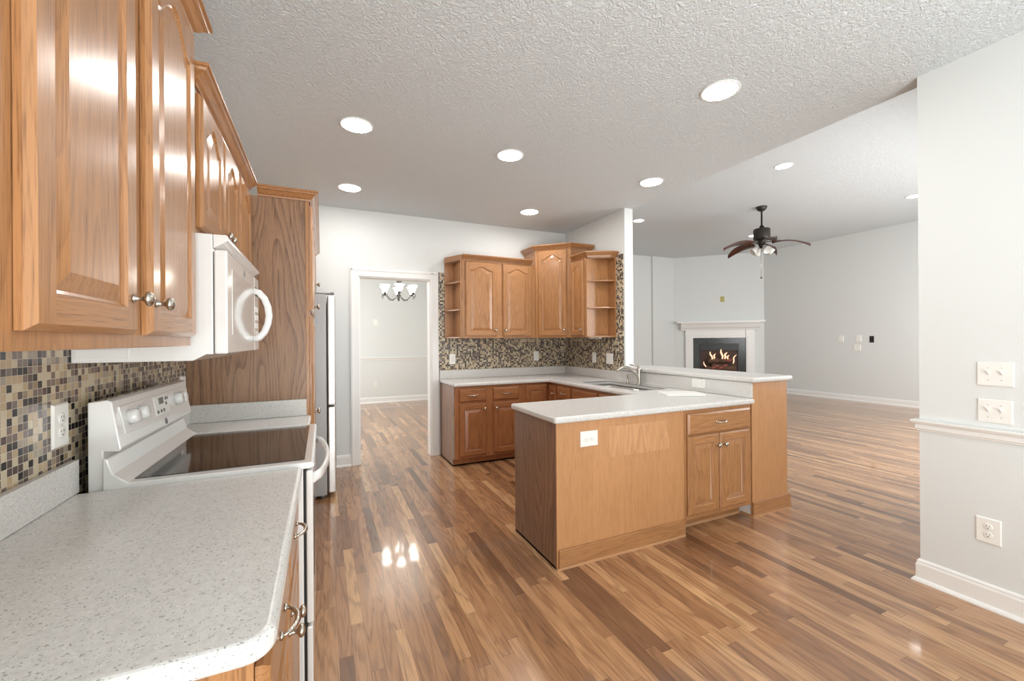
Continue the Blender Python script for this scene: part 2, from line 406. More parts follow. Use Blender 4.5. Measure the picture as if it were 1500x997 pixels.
# mosaic backsplashes
MOS = 0.008
tag(box('tile_backsplash', (LX+.001, 0.3, 0.88), (LX+MOS, 2.899, 1.70), MOSAIC), 'brown and cream glass mosaic backsplash behind the white range', 'backsplash')
tag(box('tile_backsplash', (1.282, WY-MOS, 1.0), (SX-MOS-.001, WY-.001, 2.20), MOSAIC), 'glass mosaic backsplash on the back wall under the two-door wall cabinet', 'backsplash')
tag(box('tile_backsplash', (SX-MOS, 3.715, 1.0), (SX-.001, WY-MOS-.001, 2.335), MOSAIC), 'glass mosaic backsplash on the sink wall beside the open end shelf', 'backsplash')

# ------------------------------------------------------------------ cabinet builders
def door_mesh(mb, wd, ht, arch=0.0, t=0.021, sw=0.056, ch=0.011):
    """raised-panel door in local frame: x width, y out, z up; materials 0 upright grain, 1 rail grain"""
    P = mb.P
    b = [P((0, 0, 0)), P((wd, 0, 0)), P((wd, 0, ht)), P((0, 0, ht))]
    m_ = [P((0, t-ch, 0)), P((wd, t-ch, 0)), P((wd, t-ch, ht)), P((0, t-ch, ht))]
    c_ = [P((ch, t, ch)), P((wd-ch, t, ch)), P((wd-ch, t, ht-ch)), P((ch, t, ht-ch))]
    mb.F(b, 0)
    for k in range(4):
        k2 = (k+1) % 4; mt = 1 if k in (0, 2) else 0
        mb.F((b[k], b[k2], m_[k2], m_[k]), mt); mb.F((m_[k], m_[k2], c_[k2], c_[k]), mt)
    N = 28 if arch > 0 else 2
    top = ht-sw-arch
    def bump(x):
        if arch <= 0: return 0.0
        q = (x-0.08)/0.84
        if q <= 0 or q >= 1: return 0.0
        return arch*(0.5-0.5*math.cos(2*PI*q))**0.72
    def loop(d, y):
        x0, x1, z0 = sw+d, wd-sw-d, sw+d
        L = [P((x0, y, z0)), P((x1, y, z0))]
        for k in range(N+1):
            xf = 1-k/N; L.append(P((x0+(x1-x0)*xf, y, top+bump(xf)-d)))
        return L
    l0 = loop(0, t)
    # frame faces: stiles, bottom rail, top rail strips
    xl, xr = sw, wd-sw
    pb0, pb1 = P((xl, t, ch)), P((xr, t, ch)); pt0, pt1 = P((xl, t, ht-ch)), P((xr, t, ht-ch))
    mb.F((c_[0], pb0, l0[0], l0[-1], pt0, c_[3]), 0); mb.F((pb1, c_[1], c_[2], pt1, l0[2], l0[1]), 0)
    mb.F((pb0, pb1, l0[1], l0[0]), 1)
    prev = pt1
    for k in range(N):
        nx = pt0 if k == N-1 else P((mb_x(l0, k+1, mb), 0, 0))
        if k < N-1:
            xw = sw+(wd-2*sw)*(1-(k+1)/N); mb.v[nx] = tuple(mb.M @ Vector((xw, t, ht-ch)))
        mb.F((l0[2+k], prev, nx, l0[3+k]), 1); prev = nx
    l1 = loop(0.004, t-0.006); l2 = loop(0.010, t-0.009); l3 = loop(0.042, t-0.001); l4 = loop(0.045, t-0.001)
    def bridge(A, B):
        n = len(A)
        for k in range(n):
            k2 = (k+1) % n; mb.F((A[k], A[k2], B[k2], B[k]), 1 if (k == 0 or 2 <= k < n-1) and False else 0)
    bridge(l0, l1); bridge(l1, l2); bridge(l2, l3); bridge(l3, l4); mb.F(l4, 0)
def mb_x(l, k, mb): return 0.0
def knob_part(parent, O, N):
    MB().lathe([(0, 0), (0.009, 0), (0.009, 0.003), (0.0055, 0.006), (0.005, 0.016), (0.009, 0.02), (0.0155, 0.024), (0.0165, 0.029), (0.013, 0.034), (0.006, 0.037), (0, 0.0375)], O, N, 18).build('knob', NICKEL, parent)
def pull_part(parent, O, U, N, half=0.05):
    O, U, N = Vector(O), Vector(U), Vector(N); pts = []; rad = []
    for k in range(17):
        a = k/16; pts.append(O+U*(half*(2*a-1))+N*(0.004+0.026*math.sin(PI*a)**0.6)); rad.append(0.0035+0.0028*math.sin(PI*a))
    mb = MB().tube(pts, rad, 10)
    for sgn in (-1, 1): mb.lathe([(0, 0), (0.008, 0), (0.008, 0.004), (0.004, 0.008), (0, 0.008)], O+U*(half*sgn), N, 12)
    mb.build('pull', NICKEL, parent)
def door(parent, O, U, N, wd, ht, arch=0.0, knob=None, mats=None, name='door'):
    mats = mats or OAK; mb = MB(frame(O, U, N)); door_mesh(mb, wd, ht, arch)
    d = mb.build(name, [mats[2], mats[grain(U)]], parent)
    if knob: knob_part(d, Vector(O)+Vector(U)*knob[0]+Vector((0, 0, knob[1]))+Vector(N)*0.021, N)
    return d
def drawer(parent, O, U, N, wd, ht, pull=True, mats=None):
    mats = mats or OAK; M = frame(O, U, N); t, c = 0.021, 0.010; mb = MB(M)
    b = [mb.P(p) for p in ((0, 0, 0), (wd, 0, 0), (wd, 0, ht), (0, 0, ht))]
    a = [mb.P(p) for p in ((0, t-c, 0), (wd, t-c, 0), (wd, t-c, ht), (0, t-c, ht))]
    f = [mb.P(p) for p in ((c, t-.002, c), (wd-c, t-.002, c), (wd-c, t-.002, ht-c), (c, t-.002, ht-c))]
    g = [mb.P(p) for p in ((c+.003, t, c+.003), (wd-c-.003, t, c+.003), (wd-c-.003, t, ht-c-.003), (c+.003, t, ht-c-.003))]
    mb.F(b)
    for A, B in ((b, a), (a, f), (f, g)):
        for k in range(4): mb.F((A[k], A[(k+1) % 4], B[(k+1) % 4], B[k]))
    mb.F(g)
    d = mb.build('drawer', mats[grain(U)], parent)
    if pull: pull_part(d, Vector(O)+Vector(U)*(wd/2)+Vector((0, 0, ht/2))+Vector(N)*t, U, N)
    return d
CROWN = [(0.001, 0), (0.010, 0.0), (0.012, 0.009), (0.022, 0.014), (0.036, 0.030), (0.046, 0.036), (0.050, 0.044), (0.057, 0.046), (0.057, 0.056), (0.001, 0.056)]
def crown(parent, path, z0, side=1): return MB().sweep(path, CROWN, side, z0=z0).build('crown', OAK[1], parent)
E, Wd, No, So = (1, 0, 0), (-1, 0, 0), (0, 1, 0), (0, -1, 0)

# ================================================================== left run
TX = LX+MOS          # face of the tile
FF = -0.395          # face frames of the wall cabinets
# near wall cabinet
c = thing('wall_cabinet', (LX+0.15, 1.2, 1.36), 'tall oak wall cabinet with two arched doors left of the microwave', 'cabinet')
box('body', (TX+.001, 0.742, 1.36), (FF, 1.690, 2.40), OAK[2], c, 0.002)
door(c, (FF+.001, 1.197, 1.39), (0, -1, 0), E, 0.375, 0.99, 0.075, None, name='door')
door(c, (FF+.001, 1.672, 1.39), (0, -1, 0), E, 0.395, 0.99, 0.075, None, name='door')
ds = [o for o in bpy.data.objects if o.parent == c and o.name.startswith('door')]
knob_part(ds[0], (FF+.022, 1.165, 1.468), E); knob_part(ds[1], (FF+.022, 1.305, 1.468), E)
crown(c, [(FF, 0.742), (FF, 1.690), (TX+.002, 1.690)], 2.40, 1)
# cabinet over the microwave
c = thing('wall_cabinet', (LX+0.15, 2.1, 1.745), 'short two-door oak cabinet directly above the microwave', 'cabinet')
box('body', (TX+.001, 1.742, 1.746), (FF, 2.498, 2.24), OAK[2], c, 0.002)
d1 = door(c, (FF+.001, 2.108, 1.772), (0, -1, 0), E, 0.345, 0.465, 0.06)
d2 = door(c, (FF+.001, 2.475, 1.772), (0, -1, 0), E, 0.345, 0.465, 0.06)
knob_part(d1, (FF+.022, 2.080, 1.815), E); knob_part(d2, (FF+.022, 2.160, 1.815), E)
crown(c, [(TX+.002, 1.742), (FF, 1.742), (FF, 2.499)], 2.25, 1)
# narrow cabinet beside the pantry
c = thing('wall_cabinet', (LX+0.15, 2.7, 1.36), 'narrow oak wall cabinet between the microwave and the pantry', 'cabinet')
box('body', (TX+.001, 2.502, 1.36), (FF, 2.897, 2.25), OAK[2], c, 0.002)
door(c, (FF+.001, 2.880, 1.39), (0, -1, 0), E, 0.355, 0.847, 0.06, (0.30, 0.07))
crown(c, [(FF, 2.502), (FF, 2.842)], 2.25, 1)

# pantry
PX = -0.072
c = thing('pantry_cabinet', (-0.39, 3.4, 0), 'full-height oak pantry with a broad grained side panel beside the fridge', 'cabinet')
MB().box((TX+.001, 2.901, 0.0), (PX-.02, 3.925, 2.25)).build('body', OAK_PANEL, c)
box('face_frame', (PX-.02, 2.901, 0.09), (PX, 3.925, 2.25), OAK[2], c, 0.002)
for y0, ky in ((3.405, 0.03), (3.91, 0.455)):
    door(c, (PX+.001, y0, 0.12), (0, -1, 0), E, 0.485, 1.42, 0.0, (ky, 0.74))
    door(c, (PX+.001, y0, 1.57), (0, -1, 0), E, 0.485, 0.66, 0.06, (ky, 0.06))
crown(c, [(FF+.05, 2.901), (PX, 2.901), (PX, 3.925)], 2.25, 1)
c = thing('wall_cabinet', (-0.39, 4.4, 1.85), 'oak cabinet bridging over the refrigerator', 'cabinet')
box('body', (TX+.001, 3.928, 1.845), (PX, 4.80, 2.25), OAK[2], c, 0.002)
d1 = door(c, (PX+.001, 4.355, 1.865), (0, -1, 0), E, 0.405, 0.37, 0.05, (0.03, 0.05)); d2 = door(c, (PX+.001, 4.785, 1.865), (0, -1, 0), E, 0.405, 0.37, 0.05, (0.375, 0.05))
crown(c, [(PX, 3.928), (PX, 4.80)], 2.25, 1)
# refrigerator
c = thing('refrigerator', (-0.25, 4.4, 0), 'stainless bottom-freezer refrigerator beside the tall oak pantry', 'refrigerator')
box('body', (TX+.03, 3.975, 0.03), (0.035, 4.86, 1.785), GREYSIDE, c, 0.006)
u_ = MB().box((0.043, 3.977, 0.815), (0.108, 4.858, 1.775)).build('refrigerator_door', STEEL_DOOR, c, 0.012, 3)
l_ = MB().box((0.043, 3.977, 0.045), (0.108, 4.858, 0.800)).build('freezer_drawer', STEEL_DOOR, c, 0.012, 3)
MB().box((-0.05, 3.99, 1.785), (0.10, 4.02, 1.80)).lathe([(0, 0), (0.014, 0), (0.014, 0.022), (0, 0.022)], (0.085, 4.005, 1.785)).build('hinge_cover', GREYMARK, c, 0.003)
for fx_, fy_ in ((0.0, 4.03), (0.0, 4.80), (-0.6, 4.03), (-0.6, 4.80)): MB().lathe([(0, 0), (0.02, 0), (0.02, 0.03), (0, 0.03)], (fx_, fy_, 0.0)).build('levelling_foot', GREYMARK, c)

# microwave
c = thing('microwave', (-0.5, 2.1, 1.308), 'white over-the-range microwave with a bow handle above the range', 'microwave')
Y0m, Y1m = 1.716, 2.490
MB().prism([(TX+.001, 1.310), (-0.395, 1.310), (-0.358, 1.331), (-0.338, 1.331), (-0.338, 1.742), (TX+.001, 1.742)], 1, Y0m, Y1m).build('body', WHITE, c, 0.003)
MB().prism([(-0.337, 1.742), (-0.300, 1.742), (-0.292, 1.734), (-0.292, 1.724), (-0.337, 1.694)], 1, Y0m, Y1m).build('top_vent', WHITE, c, 0.003)
d = MB().box((-0.335, Y0m, 1.332), (-0.296, 2.345, 1.690)).build('door', WHITE, c, 0.006, 3)
MB().box((-0.2965, 1.80, 1.40), (-0.2945, 2.24, 1.635)).build('window', WHITE_GLOSS, d)
hp = [(-0.296, 2.31, 1.385), (-0.272, 2.31, 1.392), (-0.250, 2.31, 1.42), (-0.236, 2.31, 1.46), (-0.231, 2.31, 1.498), (-0.236, 2.31, 1.54), (-0.250, 2.31, 1.58), (-0.272, 2.31, 1.608), (-0.296, 2.31, 1.615)]
MB().tube(hp, [(0.011, 0.015)]*9, 12, up=(0, 1, 0)).build('handle', WHITE, d)
p = MB().box((-0.335, 2.349, 1.332), (-0.296, Y1m, 1.690)).build('control_panel', WHITE, c, 0.005, 3)
k = MB()
for i in range(4):
    for j in range(3): k.box((-0.2962, 2.375+j*.034, 1.40+i*.04), (-0.2945, 2.40+j*.034, 1.425+i*.04))
k.build('keypad', PLATE, p); MB().box((-0.2962, 2.372, 1.60), (-0.2945, 2.468, 1.64)).build('display', DARK, p)
MB().lathe([(0, 0), (0.012, 0), (0.012, 0.001), (0, 0.001)], (-0.296, 2.06, 1.66), E, 20).build('badge', GREYMARK, d)
MB().box((TX+.01, 1.7135, 1.322), (-0.56, 1.7158, 1.352)).build('side_vent_cover', WHITE, c, 0.001)

# range
c = thing('range', (-0.38, 2.1, 0), 'white freestanding electric range with a black glass cooktop', 'range')
Y0r, Y1r = 1.722, 2.498
box('body', (-0.66, Y0r, 0.03), (-0.066, Y1r, 0.902), WHITE, c, 0.004)
ck = MB().prism([(-0.625, 0.903), (-0.045, 0.903), (-0.030, 0.908), (-0.028, 0.918), (-0.036, 0.927), (-0.562, 0.927), (-0.600, 0.958), (-0.613, 1.008), (-0.625, 1.010)], 1, Y0r-.012, Y1r+.004).build('cooktop', WHITE, c, 0.004, 3)
MB().box((-0.560, 1.750, 0.9255), (-0.062, 2.452, 0.9295)).build('glass_surface', BLACKGLASS, ck)
bg = MB().prism([(-0.664, 0.90), (-0.627, 0.90), (-0.627, 1.030), (-0.588, 1.026), (-0.583, 1.034), (-0.606, 1.186), (-0.618, 1.192), (-0.664, 1.186)], 1, Y0r, Y1r).build('backguard', WHITE, c, 0.004, 3)
sl = Vector((0.158, 0, 0.023)).normalized()     # outward normal of the sloping panel
def on_panel(y, h): return (-0.583-0.023*(h-1.034)/0.152, y, h)
# raised control fascia
def fascia():
    mb = MB(); pts = []
    for y, h in ((1.765, 1.075), (1.93, 1.068), (2.10, 1.066), (2.27, 1.068), (2.43, 1.075), (2.44, 1.165), (1.755, 1.165)):
        pts.append(Vector(on_panel(y, h)))
    a = [mb.P(p_) for p_ in pts]; b = [mb.P(p_+sl*0.004) for p_ in pts]; n = len(a)
    mb.F(a[::-1]); mb.F(b)
    for i in range(n): mb.F((a[i], a[(i+1) % n], b[(i+1) % n], b[i]))
    return mb.build('control_fascia', WHITE, bg, 0.001)
fa = fascia()
for y in (1.812, 1.898, 2.298, 2.362):
    MB().lathe([(0, 0), (0.026, 0), (0.025, 0.016), (0.022, 0.026), (0.016, 0.028), (0, 0.028)], Vector(on_panel(y, 1.122))+sl*0.004, sl, 24).build('knob', WHITE, bg)
dm = MB(); mm = Matrix(((0, sl.x, 0, 0), (1, 0, 0, 0), (0, 0, 1, 0), (0, 0, 0, 1)))
def panel_rect(mb, y0, y1, h0, h1, o, mat=0):
    q = [Vector(on_panel(y, h))+sl*o for y, h in ((y0, h0), (y1, h0), (y1, h1), (y0, h1))]
    r_ = [p_+sl*0.0015 for p_ in q]; A = [mb.P(p_) for p_ in q]; B = [mb.P(p_) for p_ in r_]
    mb.F(A[::-1], mat); mb.F(B, mat)
    for i in range(4): mb.F((A[i], A[(i+1) % 4], B[(i+1) % 4], B[i]), mat)
panel_rect(dm, 2.045, 2.205, 1.085, 1.158, 0.004); pnl = dm.build('clock_panel', PLATE, bg)
dm = MB(); panel_rect(dm, 2.09, 2.14, 1.125, 1.15, 0.0055); dm.build('display', GREYMARK, pnl)
for y0, h0 in ((2.16, 1.135), (2.182, 1.135), (2.06, 1.092), (2.095, 1.092), (2.125, 1.092), (2.16, 1.115)):
    dm = MB(); panel_rect(dm, y0, y0+.014, h0, h0+.012, 0.0055); dm.build('button', GREYMARK, pnl)
MB().lathe([(0, 0), (0.012, 0), (0.012, 0.002), (0, 0.002)], Vector(on_panel(2.15, 1.050)), sl, 20).build('badge', GREYMARK, bg)
MB().box((-0.064, Y0r+.006, 0.06), (-0.0575, Y1r-.006, 0.895)).build('gasket', DARK, c)  # dark strip put in as the shaded gap behind oven door and drawer
od = MB().box((-0.057, Y0r, 0.325), (-0.034, Y1r, 0.893)).build('oven_door', WHITE, c, 0.006, 3)
MB().box((-0.0345, 1.86, 0.43), (-0.0325, 2.36, 0.72)).build('window', BLACKGLASS, od)
hp = []
for i in range(15):
    a = i/14; hp.append((-0.032+0.052*math.sin(PI*a)**0.55, 1.765+0.69*a, 0.852))
MB().tube(hp, [(0.020, 0.010)]*15, 12, up=(0, 0, 1)).build('handle', WHITE, od)
MB().box((-0.057, Y0r, 0.075), (-0.036, Y1r, 0.312)).build('storage_drawer', WHITE, c, 0.006, 3)
MB().box((-0.60, Y0r+.02, 0.0), (-0.12, Y1r-.02, 0.031)).build('plinth', DARK, c)

# left base cabinet and counter
def base_cab(name_label, cat_loc, x0, x1, y0, y1, label, toe=(0, 0), ztop=0.873): pass
c = thing('base_cabinet', (-0.4, 1.22, 0), 'oak base cabinet with two drawers and two doors under the near counter', 'cabinet')
MB().prism([(TX+.002, 0.0), (-0.165, 0.0), (-0.165, 0.10), (-0.102, 0.10), (-0.102, 0.872), (TX+.002, 0.872)], 1, 0.772, 1.706).build('body', OAK[2], c, 0.001)
for y1_, kk in ((1.222, 0.03), (1.690, 0.415)):
    drawer(c, (-0.101, y1_, 0.715), (0, -1, 0), E, 0.443, 0.135)
    door(c, (-0.101, y1_, 0.125), (0, -1, 0), E, 0.443, 0.565, 0.0, (kk, 0.51))
ct = thing('countertop', (-0.4, 1.2, 0.874), 'grey speckled countertop in the near left corner', 'countertop')
slab('top', [(TX+.001, 0.742)]+arc(-0.115, 0.787, 0.045, -90, 0)+[(-0.070, 1.708), (TX+.001, 1.708)], 0.874, 0.914, COUNTER, ct)
box('backsplash_lip', (TX+.001, 0.742, 0.915), (TX+.021, 1.712, 1.016), COUNTER, ct, 0.002)
c = thing('base_cabinet', (-0.4, 2.7, 0), 'narrow oak base cabinet between the range and the pantry', 'cabinet')
MB().prism([(TX+.002, 0.0), (-0.165, 0.0), (-0.165, 0.10), (-0.102, 0.10), (-0.102, 0.872), (TX+.002, 0.872)], 1, 2.506, 2.896).build('body', OAK[2], c, 0.001)
drawer(c, (-0.101, 2.88, 0.715), (0, -1, 0), E, 0.355, 0.135); door(c, (-0.101, 2.88, 0.125), (0, -1, 0), E, 0.355, 0.565, 0.0, (0.30, 0.51))
ct = thing('countertop', (-0.4, 2.7, 0.874), 'short speckled countertop between the range and the pantry', 'countertop')
slab('top', [(TX+.001, 2.506), (-0.066, 2.506), (-0.066, 2.899), (TX+.001, 2.899)], 0.874, 0.914, COUNTER, ct, rnd=0.010)
MB().box((TX+.001, 2.506, 0.915), (TX+.021, 2.879, 1.016)).box((TX+.001, 2.879, 0.915), (-0.090, 2.899, 1.016)).build('backsplash_lip', COUNTER, ct, 0.002)

# ================================================================== back run
BF = 4.345; SF = 2.462
c = thing('base_cabinet', (1.75, 4.6, 0), 'oak base cabinet beside the doorway with two drawers over two doors', 'cabinet')
MB().prism([(4.920, 0.0), (BF+.055, 0.0), (BF+.055, 0.085), (BF, 0.085), (BF, 0.872), (4.920, 0.872)], 0, 1.300, 2.115).build('body', OAK_BASE[2], c, 0.001)
MB().box((1.292, BF+.055, 0.0), (1.300, 4.92, 0.872)).box((1.292, BF+.001, 0.085), (1.300, BF+.055, 0.872)).build('side_panel', OAK_SIDE, c)
MB().sweep([(1.292, 4.92), (1.292, BF+.055), (2.1, BF+.055)], [(0, 0), (0.012, 0), (0.011, 0.008), (0.004, 0.016), (0, 0.016)], -1).build('shoe_moulding', SHOE, c)
for x0, kk in ((1.345, 0.29), (1.745, 0.03)):
    drawer(c, (x0, BF-.001, 0.704), E, So, 0.318, 0.140, mats=OAK_BASE)
    door(c, (x0, BF-.001, 0.112), E, So, 0.318, 0.568, 0.0, (kk, 0.505), mats=OAK_BASE)
c = thing('base_cabinet', (2.6, 4.6, 0), 'oak corner base cabinet with doors folding into the corner', 'cabinet')
MB().prism([(2.118, 4.920), (2.118, BF), (SF, BF), (SF, 4.135), (3.04, 4.135), (3.04, 4.920)], 2, 0.085, 0.872).build('body', OAK_BASE[2], c, 0.001)
MB().prism([(2.118, 4.920), (2.118, BF+.055), (SF+.055, BF+.055), (SF+.055, 4.135), (3.04, 4.135), (3.04, 4.920)], 2, 0.0, 0.085).build('toe_kick', OAK_BASE[2], c)
door(c, (2.155, BF-.001, 0.112), E, So, 0.275, 0.735, 0.0, None, mats=OAK_BASE)
door(c, (SF-.001, 4.315, 0.112), So, Wd, 0.160, 0.735, 0.0, (0.13, 0.64), mats=OAK_BASE)
c = thing('base_cabinet', (2.75, 3.45, 0), 'oak sink base cabinet facing the range with drawer fronts', 'cabinet')
MB().prism([(2.990, 0.0), (SF+.055, 0.0), (SF+.055, 0.085), (SF, 0.085), (SF, 0.70), (2.990, 0.70)], 1, 2.752, 4.131).build('body', OAK_BASE[2], c, 0.001)
MB().box((SF, 2.752, 0.70), (SF+.02, 4.131, 0.872)).box((2.97, 2.752, 0.70), (2.990, 4.131, 0.872)).build('top_rail', OAK_BASE[1], c)
for y0, wd in ((4.115, 0.27), (3.815, 0.45), (3.33, 0.45)):
    drawer(c, (SF-.001, y0, 0.704), So, Wd, wd, 0.140, y0 > 4.0, mats=OAK_BASE)
    door(c, (SF-.001, y0, 0.112), So, Wd, wd, 0.568, 0.0, (0.03, 0.505), mats=OAK_BASE)

# peninsula
PY = 2.145
c = thing('peninsula_cabinet', (1.77, 2.4, 0), 'oak peninsula end with a plain front panel and kickboard below an outlet', 'cabinet')
MB().box((1.272, PY+.006, 0.0), (2.293, 2.725, 0.872)).build('body', OAK_FLAT, c)
box('front_panel', (1.266, PY, 0.0), (2.293, PY+.006, 0.872), OAK_FLAT, c)
box('side_panel', (1.264, PY+.007, 0.0), (1.272, 2.727, 0.872), OAK_SIDE, c)
box('kickboard', (1.275, PY-.014, 0.012), (2.293, PY, 0.118), OAK[0], c, 0.003)
MB().sweep([(1.264, 2.727), (1.264, PY-.014), (2.293, PY-.014)], [(0, 0), (0.012, 0), (0.011, 0.008), (0.004, 0.014), (0, 0.014)], -1).build('shoe_moulding', SHOE, c)
pt_ = box('unfaded_patch', (1.652, PY-.0012, 0.625), (2.160, PY, 0.820), UNFADED, c); pt_['label'] = 'lighter unfaded rectangle on the oak panel'
c = thing('base_cabinet', (2.64, 2.4, 0), 'oak base cabinet in the peninsula with one wide drawer over two doors', 'cabinet')
MB().prism([(2.727, 0.0), (PY+.105, 0.0), (PY+.105, 0.10), (PY+.004, 0.10), (PY+.004, 0.872), (2.727, 0.872)], 0, 2.296, 2.995).build('body', OAK[2], c, 0.001)
MB().sweep([(2.297, PY+.105), (2.985, PY+.105)], [(0, 0), (0.012, 0), (0.011, 0.008), (0.004, 0.016), (0, 0.016)], 1).build('shoe_moulding', SHOE, c)
drawer(c, (2.323, PY+.003, 0.697), E, So, 0.648, 0.150)
door(c, (2.323, PY+.003, 0.132), E, So, 0.308, 0.555, 0.0, (0.278, 0.475))
door(c, (2.640, PY+.003, 0.132), E, So, 0.318, 0.555, 0.0, (0.030, 0.475))
c = thing('raised_bar', (3.2, 2.9, 0), 'raised bar half wall with an oak end panel at the peninsula end', 'bar')
box('core', (3.012, PY+.012, 0.0), (3.438, 3.688, 1.034), TRIM, c)
box('end_panel', (3.006, PY, 0.0), (3.430, PY+.012, 1.034), OAK_FLAT, c)
box('kickboard', (3.003, PY-.014, 0.012), (3.455, PY, 0.115), OAK[0], c, 0.003)
MB().sweep([(3.003, PY+.10), (3.003, PY-.014), (3.455, PY-.014), (3.455, PY+.02)], [(0, 0), (0.012, 0), (0.011, 0.008), (0.004, 0.014), (0, 0.014)], -1).build('shoe_moulding', SHOE, c)
tag(slab('bar_top', [(2.974, 2.105)]+arc(3.435, 2.120, 0.015, -90, 0, 4)+[(3.45, 3.688), (2.974, 3.688)], 1.036, 1.076, COUNTER), 'raised speckled bar counter along the back of the peninsula', 'countertop')

# U-shaped counter with sink cut-out
ct = thing('countertop', (2.2, 3.4, 0.874), 'long white U-shaped countertop running from the doorway round to the peninsula', 'countertop')
CX0, CXe, CY0 = 2.425, 3.0, 2.755
HX0, HX1, HY0, HY1 = 2.530, 2.905, 2.90, 3.76
hole = arc(HX1-.06, HY1-.06, .06, 0, 90, 5)+arc(HX0+.06, HY1-.06, .06, 90, 180, 5)+arc(HX0+.06, HY0+.06, .06, 180, 270, 5)+arc(HX1-.06, HY0+.06, .06, 270, 360, 5)
outl = [(1.280, 4.305)]+[(CX0-.03, 4.305), (CX0, 4.275)]+[(CX0, CY0+.03), (CX0-.03, CY0)]+arc(1.262, CY0-.02, .02, 90, 180, 4)+arc(1.262, 2.138, .02, 180, 270, 4)+[(2.998, 2.118), (2.998, 3.692), (SX-MOS-.001, 3.692), (SX-MOS-.001, 4.921), (1.280, 4.921)]
slab('top', outl, 0.874, 0.914, COUNTER, ct, hole=hole)
MB().box((1.284, 4.901, 0.915), (SX-.03, 4.921, 1.016)).box((SX-.03, 3.70, 0.915), (SX-.009, 4.921, 1.016)).build('backsplash_lip', COUNTER, ct, 0.002)
MB().box((2.990, 2.135, 0.915), (3.005, 3.699, 1.033)).build('bar_backsplash', COUNTER, ct, 0.002)
# sink
c = thing('sink', (2.74, 3.35, 0.72), 'stainless double-bowl sink set in the counter below the bar', 'sink')
def bowl(x0, x1, y0, y1, zt, zb):
    mb = MB(); r = 0.055; L = []
    for ins, z in ((0, zt), (0.004, zt-.02), (0.012, zb+.03), (0.035, zb+.004), (0.06, zb)):
        q = max(0.01, r-ins*0.3)
        pts = arc(x1-ins-q, y1-ins-q, q, 0, 90, 5)+arc(x0+ins+q, y1-ins-q, q, 90, 180, 5)+arc(x0+ins+q, y0+ins+q, q, 180, 270, 5)+arc(x1-ins-q, y0+ins+q, q, 270, 360, 5)
        L.append([mb.P((a, b, z)) for a, b in pts])
    for A, B in zip(L, L[1:]):
        for k in range(len(A)): mb.F((A[k], A[(k+1) % len(A)], B[(k+1) % len(A)], B[k]), 0, True)
    mb.F(L[-1], 0)
    return mb
b1 = bowl(HX0-.004, HX1+.004, 3.362, HY1+.004, 0.872, 0.712).build('bowl', SINKSTEEL, c, recalc=False)
b2 = bowl(HX0-.004, HX1+.004, HY0-.004, 3.338, 0.872, 0.712).build('bowl', SINKSTEEL, c, recalc=False)
for b_ in (b1, b2):
    md = b_.modifiers.new('solid', 'SOLIDIFY'); md.thickness = 0.002; md.offset = 0
rm = MB(); rl = []
for ins, z in ((0.012, 0.9145), (0.012, 0.9165), (-0.003, 0.9165), (-0.003, 0.9145)):
    pts = arc(HX1-.06, HY1-.06, .06+ins, 0, 90, 5)+arc(HX0+.06, HY1-.06, .06+ins, 90, 180, 5)+arc(HX0+.06, HY0+.06, .06+ins, 180, 270, 5)+arc(HX1-.06, HY0+.06, .06+ins, 270, 360, 5)
    rl.append([rm.P((a, b, z)) for a, b in pts])
for A, B in zip(rl, rl[1:]+rl[:1]):
    for k in range(len(A)): rm.F((A[k], A[(k+1) % len(A)], B[(k+1) % len(A)], B[k]))
rm.build('rim', SINKSTEEL, c)
box('divider', (HX0-.003, 3.339, 0.84), (HX1+.003, 3.361, 0.878), SINKSTEEL, c, 0.006, seg=3)
MB().lathe([(0, 0), (0.045, 0), (0.04, .004), (0, .003)], (2.735, 3.55, 0.714)).build('drain', SINKSTEEL, c)
MB().lathe([(0, 0), (0.045, 0), (0.04, .004), (0, .003)], (2.735, 3.15, 0.714)).build('drain', SINKSTEEL, c)
# faucet
fx, fy = 2.946, 3.33
c = thing('faucet', (fx, fy, 0.914), 'brushed nickel single-lever kitchen faucet behind the sink', 'faucet')
MB().lathe([(0, 0.0005), (0.027, 0.0005), (0.026, 0.006), (0.022, 0.012), (0.0205, 0.03), (0.020, 0.15), (0.019, 0.165), (0.012, 0.176), (0, 0.178)], (fx, fy, 0.914), n=24).build('body', NICKEL, c)
sp = []
D = Vector((-0.235, 0.06, 0))
for i in range(15):
    a = i/14; sp.append(Vector((fx, fy, 0.985))+D*a+Vector((0, 0, 0.105*math.sin(PI*min(1, a*0.80+0.0))**0.8 if a > 0 else 0)))
MB().tube(sp, [0.0175-0.0045*i/14 for i in range(15)], 14).build('spout', NICKEL, c)
MB().lathe([(0, 0), (0.016, 0), (0.016, .012), (0, .014)], (fx, fy, 1.088)).tube([(fx, fy, 1.096), (fx-.03, fy+.04, 1.104), (fx-.055, fy+.075, 1.114)], [0.008, 0.006, 0.005], 8).build('lever', NICKEL, c)
tag(MB().lathe([(0, 0.0005), (0.02, 0.0005), (0.019, 0.006), (0.011, 0.01), (0.010, 0.075), (0.013, 0.078), (0.013, 0.088), (0, 0.09)], (2.946, 3.50, 0.914), n=18).build('soap_dispenser', NICKEL), 'small nickel soap dispenser standing left of the faucet', 'soap dispenser')
